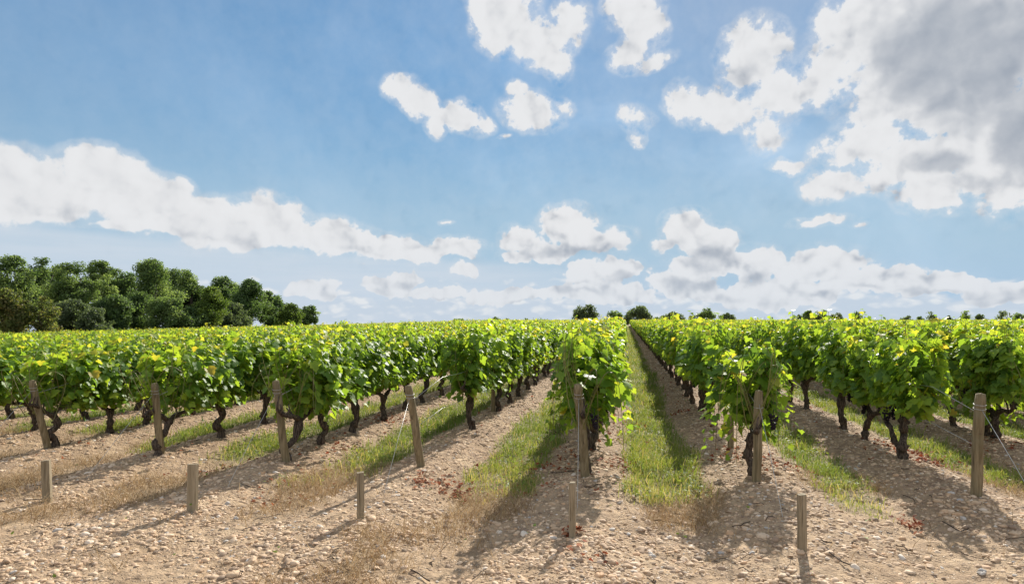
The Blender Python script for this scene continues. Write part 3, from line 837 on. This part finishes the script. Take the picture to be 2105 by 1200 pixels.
stake(741, 1075, 970, 14, .05, 'short stake casting a thin shadow, in front of the bare wire gap', (.0, .0))
stake(1177, 1112, 990, 12, .045, 'short stake in front of the tall post just left of the grass aisle', (.0, -.02))
stake(1649, 1140, 1015, 15, .045, 'short stake nearest the camera, right of the square post', (-.01, 0))
stake(1502, 935, 850, 11, .04, 'small reddish stake under the leaves behind the square post', (0, 0), 'thin stakes inside the rows', 'vine_stake', M_POST)
stake(1014, 853, 800, 8, .035, 'thin upright stake among the trunks left of the central row', (0, 0), 'thin stakes inside the rows', 'vine_stake', M_POST)

def wire(name, pts, label, group, r=.0022, sides=5):
    p = np.array(pts); o0 = p[0].copy()
    A = Acc(); A.add(*tube(p-o0, r, sides))
    return tag(link(name, A.mesh(name, M_WIRE), loc=o0), label, 'wire', group)
WHERE = ['leftmost tall post', 'second tall post from the left', 'third tall post from the left', 'tilted post at the bare gap', 'post just left of the grass aisle', 'square post right of the grass aisle', 'rightmost tall post']
for i in range(7):
    k = i-4; u = row_u(k); T0 = TOPS[i]; t0 = row_t0(k)
    ax, ay = uv_xy(u, t0-1.08); az_ = float(ground_z(ax, ay))
    wire('anchor_wire', [T0, (T0+np.array([ax, ay, az_]))/2, (ax, ay, az_-.03)], 'thin stay wire slanting to the ground from the '+WHERE[i], 'stay wires of the end posts')
    for zz, nm in ((.84, 'upper'), (.50, 'lower')):
        pts = []
        f = .92 if nm == 'upper' else .55
        px0, py0 = P_XY[i]; b0 = np.array([px0, py0, float(ground_z(px0, py0))]); s0 = b0+(T0-b0)*f/.88*.88
        pts.append(s0)
        for q in range(1, 15):
            t = t0+q*.8; x, y = uv_xy(u, t); pts.append(np.array([x, y, float(slope(x, y))+zz+.012*math.sin(q*2.1)+.02]))
        wire('trellis_wire', pts, f'{nm} trellis wire running back from the '+WHERE[i], 'trellis wires along the rows', .0022)

# ------------------------------------------------------------------ stones, litter, grass
def scatter(n, ymin, ymax, dens_pow, seed, half=.79):
    """points over the visible ground, density falling with distance**dens_pow"""
    r = np.random.default_rng(seed)
    yy = np.linspace(ymin, ymax, 4000); w = yy**(1-dens_pow); c = np.cumsum(w); c /= c[-1]
    y = np.interp(r.random(n), c, yy); x = (r.random(n)*2-1)*(half*y+.3)
    return x, y, r
def build_pebbles():
    x, y, r = scatter(150000, 2.9, 42, 1.75, 3)
    k, dt = row_phase(x, y); fr = np.abs(k-np.round(k))*2
    g = grass_cover(x, y)
    dens = .18+.82*sstep(fr, .85, .3)
    dens = np.where(dt < -.6, .14+.86*np.clip(sstep(fbm(x*1.3, y*1.3, 3, 55), .40, .62)*.75+.75*sstep(fr, .85, .3)*sstep(fbm(x*.9, y*.9, 2, 57), .3, .55), 0, 1), dens)
    # worn sandy wheel tracks
    keep = r.random(len(x)) < dens*(1-.93*g)
    x, y = x[keep], y[keep]; n = len(x)
    s = np.exp(r.normal(0, .56, n))*.0086
    s = np.clip(s, .0045, .028); s = np.maximum(s, .0011*y)
    big = r.random(n) < .006; s = np.where(big & (y < 12), s*1.7, s); s = np.minimum(s, .036)
    z = ground_z(x, y)-s*.02
    me = bpy.data.meshes.new('pebbles'); me.vertices.add(n); me.vertices.foreach_set('co', np.column_stack([x, y, z]).astype(np.float32).ravel())
    def at(nm, ty, arr, key):
        a = me.attributes.new(nm, ty, 'POINT'); a.data.foreach_set(key, arr.ravel())
    sc = s[:, None]*np.column_stack([1+.35*r.random(n), .75+.25*r.random(n), .42+.33*r.random(n)])
    at('rot', 'FLOAT_VECTOR', np.column_stack([(r.random(n)-.5)*.7, (r.random(n)-.5)*.7, r.random(n)*6.28]).astype(np.float32), 'vector')
    at('scl', 'FLOAT_VECTOR', sc.astype(np.float32), 'vector')
    at('tone', 'FLOAT', r.random(n).astype(np.float32), 'value')
    at('pick', 'INT', r.integers(0, 5, n).astype(np.int32), 'value')
    o = link('pebbles', me); tag(o, 'rounded tan and grey pebbles strewn over the sandy soil', 'pebbles', kind='stuff')
    ng = bpy.data.node_groups.new('pebble_scatter', 'GeometryNodeTree')
    ng.interface.new_socket('Geometry', in_out='INPUT', socket_type='NodeSocketGeometry')
    ng.interface.new_socket('Geometry', in_out='OUTPUT', socket_type='NodeSocketGeometry')
    N, Lk = ng.nodes, ng.links
    gi = N.new('NodeGroupInput'); go = N.new('NodeGroupOutput'); ip = N.new('GeometryNodeInstanceOnPoints'); jn = N.new('GeometryNodeJoinGeometry')
    for v in range(5):
        ic = N.new('GeometryNodeMeshIcoSphere'); ic.inputs['Subdivisions'].default_value = 3 if v < 1 else 2
        sp = N.new('GeometryNodeSetPosition'); ns = N.new('ShaderNodeTexNoise'); ns.noise_dimensions = '4D'
        ns.inputs['W'].default_value = v*3.7; ns.inputs['Scale'].default_value = .9; ns.inputs['Detail'].default_value = 1.0
        sb = N.new('ShaderNodeVectorMath'); sb.operation = 'SUBTRACT'; sb.inputs[1].default_value = (.5, .5, .5)
        ml = N.new('ShaderNodeVectorMath'); ml.operation = 'SCALE'; ml.inputs[3].default_value = 1.5
        Lk.new(ns.outputs['Color'], sb.inputs[0]); Lk.new(sb.outputs[0], ml.inputs[0]); Lk.new(ml.outputs[0], sp.inputs['Offset'])
        Lk.new(ic.outputs[0], sp.inputs['Geometry'])
        sm = N.new('GeometryNodeSetMaterial'); sm.inputs['Material'].default_value = M_STONE; Lk.new(sp.outputs[0], sm.inputs['Geometry'])
        ss = N.new('GeometryNodeSetShadeSmooth'); Lk.new(sm.outputs[0], ss.inputs[0])
        gt = N.new('GeometryNodeGeometryToInstance'); Lk.new(ss.outputs[0], gt.inputs[0]); Lk.new(gt.outputs[0], jn.inputs[0])
    def na(nm, ty):
        a = N.new('GeometryNodeInputNamedAttribute'); a.data_type = ty; a.inputs[0].default_value = nm
        return a.outputs['Attribute']
    Lk.new(gi.outputs[0], ip.inputs['Points']); Lk.new(jn.outputs[0], ip.inputs['Instance']); ip.inputs['Pick Instance'].default_value = True
    Lk.new(na('pick', 'INT'), ip.inputs['Instance Index'])
    er = N.new('FunctionNodeEulerToRotation'); Lk.new(na('rot', 'FLOAT_VECTOR'), er.inputs[0]); Lk.new(er.outputs[0], ip.inputs['Rotation'])
    Lk.new(na('scl', 'FLOAT_VECTOR'), ip.inputs['Scale']); Lk.new(ip.outputs[0], go.inputs[0])
    o.modifiers.new('pebbles', 'NODES').node_group = ng
    print('pebbles', n)
build_pebbles()

def blades(x, y, h, w, lean, r, tone, zoff=-.01):
    n = len(x); z = ground_z(x, y)+zoff
    a = r.random(n)*2*np.pi; f = r.random(n)*2*np.pi
    d = np.column_stack([np.cos(a), np.sin(a), np.zeros(n)]); s = np.column_stack([np.cos(f), np.sin(f), np.zeros(n)])
    B = np.column_stack([x, y, z]); up = np.array([0, 0, 1.0])
    ln = (lean*h)[:, None]; hh = h[:, None]; ww = w[:, None]
    m1 = B+d*ln*.22+up*hh*.5; m2 = B+d*ln*.62+up*hh*.83; tp = B+d*ln*1.15+up*hh*(1.0-.28*np.minimum(lean, 1.4)[:, None])
    V = np.stack([B-s*ww*.5, B+s*ww*.5, m1-s*ww*.45, m1+s*ww*.45, m2-s*ww*.3, m2+s*ww*.3, tp], 1).reshape(-1, 3)
    o = np.arange(n)[:, None]*7
    return V, [np.vstack([o+[0, 1, 3, 2], o+[2, 3, 5, 4]]), o+[4, 5, 6]], np.repeat(tone, 7)
def build_grass():
    x, y, r = scatter(1500000, 3.0, 150, 1.55, 14, half=.77)
    g = grass_cover(x, y); keep = r.random(len(x)) < g*(.35+.65*sstep(fbm(x*4, y*4, 2, 61), .3, .6)); x, y = x[keep], y[keep]
    n = len(x); k, dt = row_phase(x, y)
    cl = fbm(x*2.3, y*2.3, 3, 63)
    h = (.03+.09*r.random(n)**1.6)*(.45+1.2*cl)*(1+.25*sstep(np.abs(k-.5), .6, .4))
    far = np.clip(y/16, 0, 4); w = (.0028+.0022*r.random(n))*(1+far*1.4)
    tone = np.clip(.30+.30*r.random(n)+.5*(fbm(x*1.2, y*1.2, 3, 65)-.45)+.55*(r.random(n) < .07)+.5*sstep(.6-dt, -.5, .9)*r.random(n), 0, 1)
    V, P, T = blades(x, y, h, w, .15+.9*r.random(n)**1.5, r, tone)
    me = mesh_of('grass', V, P, M_GRASS, False, {'tone': T}); o = link('grass', me)
    tag(o, 'green grass strips growing between the vine rows', 'grass', kind='stuff'); print('grass', n)
    # broad-leaved weeds in the grass
    x, y, r = scatter(160000, 3.0, 30, 1.6, 15, half=.77)
    keep = r.random(len(x)) < grass_cover(x, y)*sstep(fbm(x*2.2, y*2.2, 3, 71), .5, .7)*.8+.0012; x, y = x[keep], y[keep]; n = len(x)
    P_ = np.column_stack([x, y, ground_z(x, y)+.02+.06*r.random(n)])
    tp = np.column_stack([r.normal(0, 1, n), r.normal(0, 1, n), .2+.5*r.random(n)]); nr = np.column_stack([r.normal(0, .4, n), r.normal(0, .4, n), np.ones(n)])
    V, T3, kk = leaves(P_, tp, nr, .016+.022*r.random(n), r, LEAFLO*[.6, 1], LEAFLO_TRI)
    me = mesh_of('weeds', V, T3, M_GRASS, True, {'tone': np.repeat(.25+.4*r.random(n), kk)}); tag(link('weeds', me), 'small broad-leaved weeds among the grass', 'weeds', kind='stuff')
    # dry grass
    x, y, r = scatter(520000, 2.9, 22, 1.5, 16, half=.77)
    keep = r.random(len(x)) < dry_cover(x, y)*.55*(1-grass_cover(x, y))+.004; x, y = x[keep], y[keep]; n = len(x)
    h = (.04+.12*r.random(n)**1.3)*(.6+.8*fbm(x*2, y*2, 2, 73))
    V, P, T = blades(x, y, h, (.0018+.0016*r.random(n))*(1+y/14), .6+1.3*r.random(n), r, r.random(n))
    me = mesh_of('dry_grass', V, P, M_STRAW, False, {'tone': T}); tag(link('dry_grass', me), 'straw-coloured dry grass lying in patches on the bare soil', 'dry grass', kind='stuff'); print('dry', n)
    # fallen leaves in reddish clusters by the vines
    r = np.random.default_rng(17); X, Y = [], []
    for px, py, m, sp in [(800,868,70,.22),(708,920,40,.16),(868,998,30,.07),(925,992,36,.12),(935,1008,40,.08),(1310,872,35,.10),(1285,960,55,.14),(1180,1105,20,.06),(1500,945,30,.15),(1580,960,60,.2),(1870,930,110,.22),(1900,950,60,.15),(1870,1068,35,.08),(2060,925,60,.2),(1400,850,30,.1),(1350,830,25,.2),(430,965,25,.15),(590,1010,20,.2),(1130,955,60,.25),(1100,1005,25,.2),(1220,1150,12,.1),(1260,900,30,.2)]:
        cx, cy = _post_xy(px, py); X.append(cx+r.normal(0, sp, m)); Y.append(cy+r.normal(0, sp*1.2, m))
    L = plant_list(); L = [uv_xy(v[2], v[3]) for v in L if v[3] < 22]
    for cx, cy in L:
        m = r.integers(3, 12); X.append(cx+r.normal(0, .35, m)); Y.append(cy+r.normal(0, .35, m))
    x, y = np.concatenate(X), np.concatenate(Y); n = len(x)
    tp = np.column_stack([r.normal(0, 1, n), r.normal(0, 1, n), r.normal(0, .25, n)]); nr = np.column_stack([r.normal(0, .35, n), r.normal(0, .35, n), np.ones(n)])
    V, T3, kk = leaves(np.column_stack([x, y, ground_z(x, y)+.018+.015*r.random(n)]), tp, nr, .018+.022*r.random(n), r, cup=1.0, droop=.6)
    me = mesh_of('fallen_leaves', V, T3, M_RED, True, {'tone': np.repeat(r.random(n), kk)}); tag(link('fallen_leaves', me), 'dry reddish brown vine leaves fallen on the stones', 'fallen leaves', kind='stuff')
    # prunings
    x, y, r = scatter(300, 3.0, 14, 1.3, 18); A = Acc()
    for i in range(len(x)):
        a = r.random()*6.28; L_ = .05+.16*r.random()**2*1.6; m = 5
        s = np.linspace(-.5, .5, m)*L_; bx = x[i]+np.cos(a)*s+r.normal(0, .008, m); by = y[i]+np.sin(a)*s+r.normal(0, .008, m)
        A.add(*tube(np.column_stack([bx, by, ground_z(bx, by)+.012+.01*r.random(m)]), .0016+.003*r.random(), 5, .1, i))
    tag(link('twigs', A.mesh('twigs', M_VINEBARK)), 'dark dry prunings scattered on the gravel', 'twigs', kind='stuff')
build_grass()

# ------------------------------------------------------------------ trees
def tree_mat(name, stops): return leaf_material(name, stops, (1.8, 1.8, .9), .48, .6, .25)
TM = {'dark': tree_mat('oak_leaves', [(0, (.032, .062, .024)), (.5, (.090, .145, .055)), (1, (.19, .25, .11))]),
      'mid': tree_mat('acacia_leaves', [(0, (.048, .086, .032)), (.5, (.13, .19, .070)), (1, (.25, .31, .14))]),
      'light': tree_mat('willow_leaves', [(0, (.045, .078, .02)), (.5, (.10, .15, .035)), (1, (.18, .23, .06))]),
      'grey': tree_mat('grey_leaves', [(0, (.045, .065, .036)), (.5, (.10, .135, .075)), (1, (.19, .23, .14))]),
      'brown': tree_mat('browning_leaves', [(0, (.05, .065, .024)), (.45, (.11, .14, .045)), (.8, (.20, .17, .075)), (1, (.16, .20, .07))])}
def tree(px, topy, hw, d, kind, label, cat='tree', group='trees of the wood on the left', sparse=0.0, low=.12, seed=0, dens=1.0, name='tree'):
    r = np.random.default_rng(3000+seed); x = (px-CX)/F_PX*d; y = d; z = float(ground_z(x, y))
    H = EYE+(HY-topy)/F_PX*d-z; R = hw/F_PX*d
    e = bpy.data.objects.new(name, None); COL.objects.link(e); e.location = (x, y, z-.1); tag(e, label, cat, group)
    A = Acc(); th = H*(.35+.1*r.random()); tr = .035*H*(.8+.4*r.random())
    tp = curve_pts([(0, 0, -.3), (r.normal(0, .02)*H, r.normal(0, .02)*H, th*.5), (r.normal(0, .03)*H, r.normal(0, .03)*H, th), (r.normal(0, .05)*H, r.normal(0, .05)*H, H*.8)], 14)
    A.add(*tube(tp, np.linspace(tr, tr*.18, 14)*np.concatenate([[1.35, 1.15], np.ones(12)]), 8, .08, seed))
    npuff = int((46+16*r.random())*dens); C = []
    nl = 5 if R < 3.2 else 7                       # boughs of unequal reach give the crown its uneven outline
    lob = unit(r.normal(0, 1, (nl, 3))+[0, 0, .25]); reach = .62+.42*r.random(nl); reach[0] = 1.0; lob[0] = unit(np.array([r.normal(0, .25), r.normal(0, .25), 1.0]))
    zc = H*(low+(1-low)/2); hz = H*(1-low)/2
    for i in range(npuff):
        li = r.integers(nl); v = unit(lob[li]+r.normal(0, .42, 3)); rho = (.30+.70*r.random()**.6)*reach[li]
        pr = R*(.13+.15*r.random())
        c = np.array([v[0]*(R-pr*.7)*rho*1.1, v[1]*(R-pr*.7)*rho*1.1, v[2]*(hz-pr*.6)*rho*1.12])
        if v[2] < 0: c[:2] *= 1.05
        if c[2] > 0: c[:2] *= math.sqrt(max(.15, 1-(c[2]/hz)**2*.7))
        c[2] = min(c[2]+zc, H-pr*.72); C.append((c, pr))
    C.append((np.array([r.normal(0, .2)*R, 0, H-R*.17]), R*.18))
    for i in range(8): C.append((np.array([r.normal(0, .3)*R, r.normal(0, .3)*R, zc+r.uniform(-.6, .3)*hz]), R*(.26+.1*r.random())))
    order = r.permutation(len(C))[:12]
    for i in order:
        c, pr = C[i]; j = r.integers(4, 11); p0 = tp[j]
        A.add(*tube(curve_pts([p0, (p0+c)/2+(0, 0, H*.03), c+(0, 0, -.1*pr)], 7), np.linspace(tr*.42, tr*.10, 7), 6, .1, int(i)))
    link('trunk', A.mesh('tree_trunk', M_TREEBARK), e)
    P, NR, TN = [], [], []
    ls = max(.16, .0016*d)
    for c, pr in C:
        m = int(min(420, max(24, 10*(pr/ls)**2))*(1-sparse)*(.6+.6*r.random()))
        v = unit(r.normal(0, 1, (m, 3))); rad = pr*(.55+.55*r.random(m)**.7)*(.8+.4*vnoise(v[:, 0]*2.5+c[0], v[:, 1]*2.5+v[:, 2]*2, seed))
        q = c+v*rad[:, None]*[1, 1, .82]; P.append(q); NR.append(v+r.normal(0, .55, (m, 3))+[0, 0, .3]); TN.append(.12+.62*r.random()+(r.random(m)-.5)*.45)
    P, NR, TN = np.vstack(P), np.vstack(NR), np.concatenate(TN); ok = P[:, 2] > .1; P, NR, TN = P[ok], NR[ok], TN[ok]; n = len(P)
    t3 = r.normal(0, 1, (n, 3)); V, T3, kk = leaves(P, t3, NR, ls*(.6+.9*r.random(n)), r, np.array([(0, .5), (.0, 0), (.45, .2), (.5, .6), (.1, 1.0), (-.4, .75), (-.5, .3)]), np.array([(0, 1+i, 1+(i+1) % 6) for i in range(6)]), cup=.8)
    link('crown', mesh_of('tree_crown', V, T3, TM[kind], False, {'tone': np.clip(np.repeat(TN, kk), 0, 1)}), e)
WOOD = [(-45,530,62,86,'dark','dark tree cut by the left edge of the picture, at the wood end'),
 (28,524,52,84,'mid','tall rounded green tree at the far left, above the browning trees'),
 (82,528,36,96,'dark','narrow dark tree just right of the tall rounded tree at far left'),
 (152,536,52,93,'mid','broad green tree with loose top, third crown from the left edge'),
 (205,534,36,102,'mid','high crown with pale leafy tufts left of the dip in the wood'),
 (22,592,44,76,'brown','low yellow-brown tree in front of the wood at far left'),
 (96,606,30,77,'brown','low reddish brown tree, right one of the two browning trees'),
 (252,556,42,106,'dark','dark tree in the dip left of the highest middle crown'),
 (318,533,54,101,'mid','wide open-branched tree making the highest crown in the middle of the wood'),
 (388,551,46,109,'mid','green tree just right of the highest middle crown'),
 (432,588,38,99,'light','yellowish light green tree in front of the darker wood'),
 (455,566,38,119,'dark','dark tree behind the yellowish light green tree'),
 (513,573,46,113,'dark','large dark tree with ragged right side near the wood end'),
 (550,597,26,121,'dark','small dark tree between the large dark tree and the yellow-green one'),
 (592,621,28,119,'light','small yellow-green tree second from the right end of the wood'),
 (634,627,24,127,'mid','last small tree at the right end of the wood, leaning right'),
 (150,615,44,84,'grey','grey-green shrub low at the wood edge beside the reddish tree'),
 (232,604,44,90,'dark','dark rounded bush at the wood foot under the dip'),
 (290,598,42,95,'dark','dark bush below the left part of the highest middle crown'),
 (345,608,44,93,'mid','light-edged green bush at the wood foot under the highest crown'),
 (480,622,34,106,'grey','dull green bush left of the large dark tree at the wood foot'),
 (195,632,34,82,'grey','lowest greyish bush standing just behind the vines at the wood edge'),
 (120,545,44,118,'dark','dark tree behind the saddle between the first crowns and the broad tree'),
 (238,549,40,124,'mid','hazy green tree behind the dip in the wood'),
 (355,552,46,130,'dark','dark tree behind the right shoulder of the highest middle crown'),
 (482,580,36,134,'mid','green tree behind, just left of the large dark tree'),
 (572,606,26,136,'dark','dark tree behind the small yellow-green tree near the wood end'),
 (612,634,26,128,'mid','low green tree joining the last two trees of the wood'),
 (395,628,36,96,'dark','dark low bush at the wood foot below the light green tree')]
for i, w in enumerate(WOOD):
    sh = i in (16, 17, 18, 19, 20, 21, 28)
    tree(*w[:2], w[2]*1.12, *w[3:], cat='bush' if sh else 'tree', group='bushes along the wood edge' if sh else 'trees of the wood on the left', seed=i, low=.02 if w[1] > 585 else .08, name='bush' if sh else 'tree', sparse=.25 if i == 8 else 0, dens=1.7)
FAR = [(943,655,22,290,'far low rounded treetop just above the leaves, left of centre'),(1022,651,13,300,'tiny far tree left of the dense round tree, beside a lower one'),(1042,655,12,305,'lowest tiny treetop right of the small tree left of centre'),
 (1084,654,11,310,'small pointed far tree midway between the tiny trees and the dense round one'),(1124,656,16,300,'flat far bush just left of the dense round tree'),
 (1205,625,32,230,'dense round dark tree on the horizon left of the aisle end'),(1264,638,21,235,'loose tree touching the left of the domed tree at the aisle end'),(1290,641,14,250,'narrow tree wedged against the domed tree at the aisle end'),
 (1317,628,30,225,'broad domed tree on the horizon at the end of the grass aisle'),(1352,652,16,260,'low bush right of the domed tree at the aisle end'),(1384,640,25,255,'flat-topped tree in the middle of the horizon group right of the aisle'),
 (1424,648,13,270,'small pale tree left of the tall slim one on the horizon'),(1449,632,21,250,'tall slim-crowned tree right of the aisle with a loose top'),(1495,643,21,265,'low wide tree at the right end of the central horizon group'),
 (1640,645,16,300,'leftmost low crown of the long clump right of centre'),(1662,638,20,290,'left high crown of the long clump right of centre'),(1690,637,20,285,'middle high crown of the long clump right of centre'),(1718,642,18,290,'right sloping crown of the long clump right of centre'),
 (1761,640,11,300,'lone wispy tree just right of the long clump'),(1785,652,10,310,'tiny bush right of the lone wispy tree'),
 (1865,648,14,320,'small crown left of the wispy-topped tree at the right'),(1892,650,13,320,'low bush between the small crown and the wispy-topped tree'),(1912,639,18,310,'wispy-topped tree on the horizon above the right post'),
 (1952,648,9,330,'tiny sparse tree between the wispy-topped tree and the two at right'),(1984,638,14,315,'sparse upright tree left of a rounded one at the right'),(2014,644,16,320,'rounded dark tree right of the sparse upright one'),
 (2064,637,17,310,'open-topped tree close to the right edge of the horizon'),(2092,643,20,320,'flat dark crown at the right edge of the horizon')]
for i, (px, ty, hw, d, lab) in enumerate(FAR):
    tree(px, ty, hw, d, 'grey' if i % 3 else 'mid', lab, group='far trees on the horizon', seed=100+i, low=.12, sparse=.45 if i in (18, 23, 24, 26, 22) else 0.0, dens=.8)
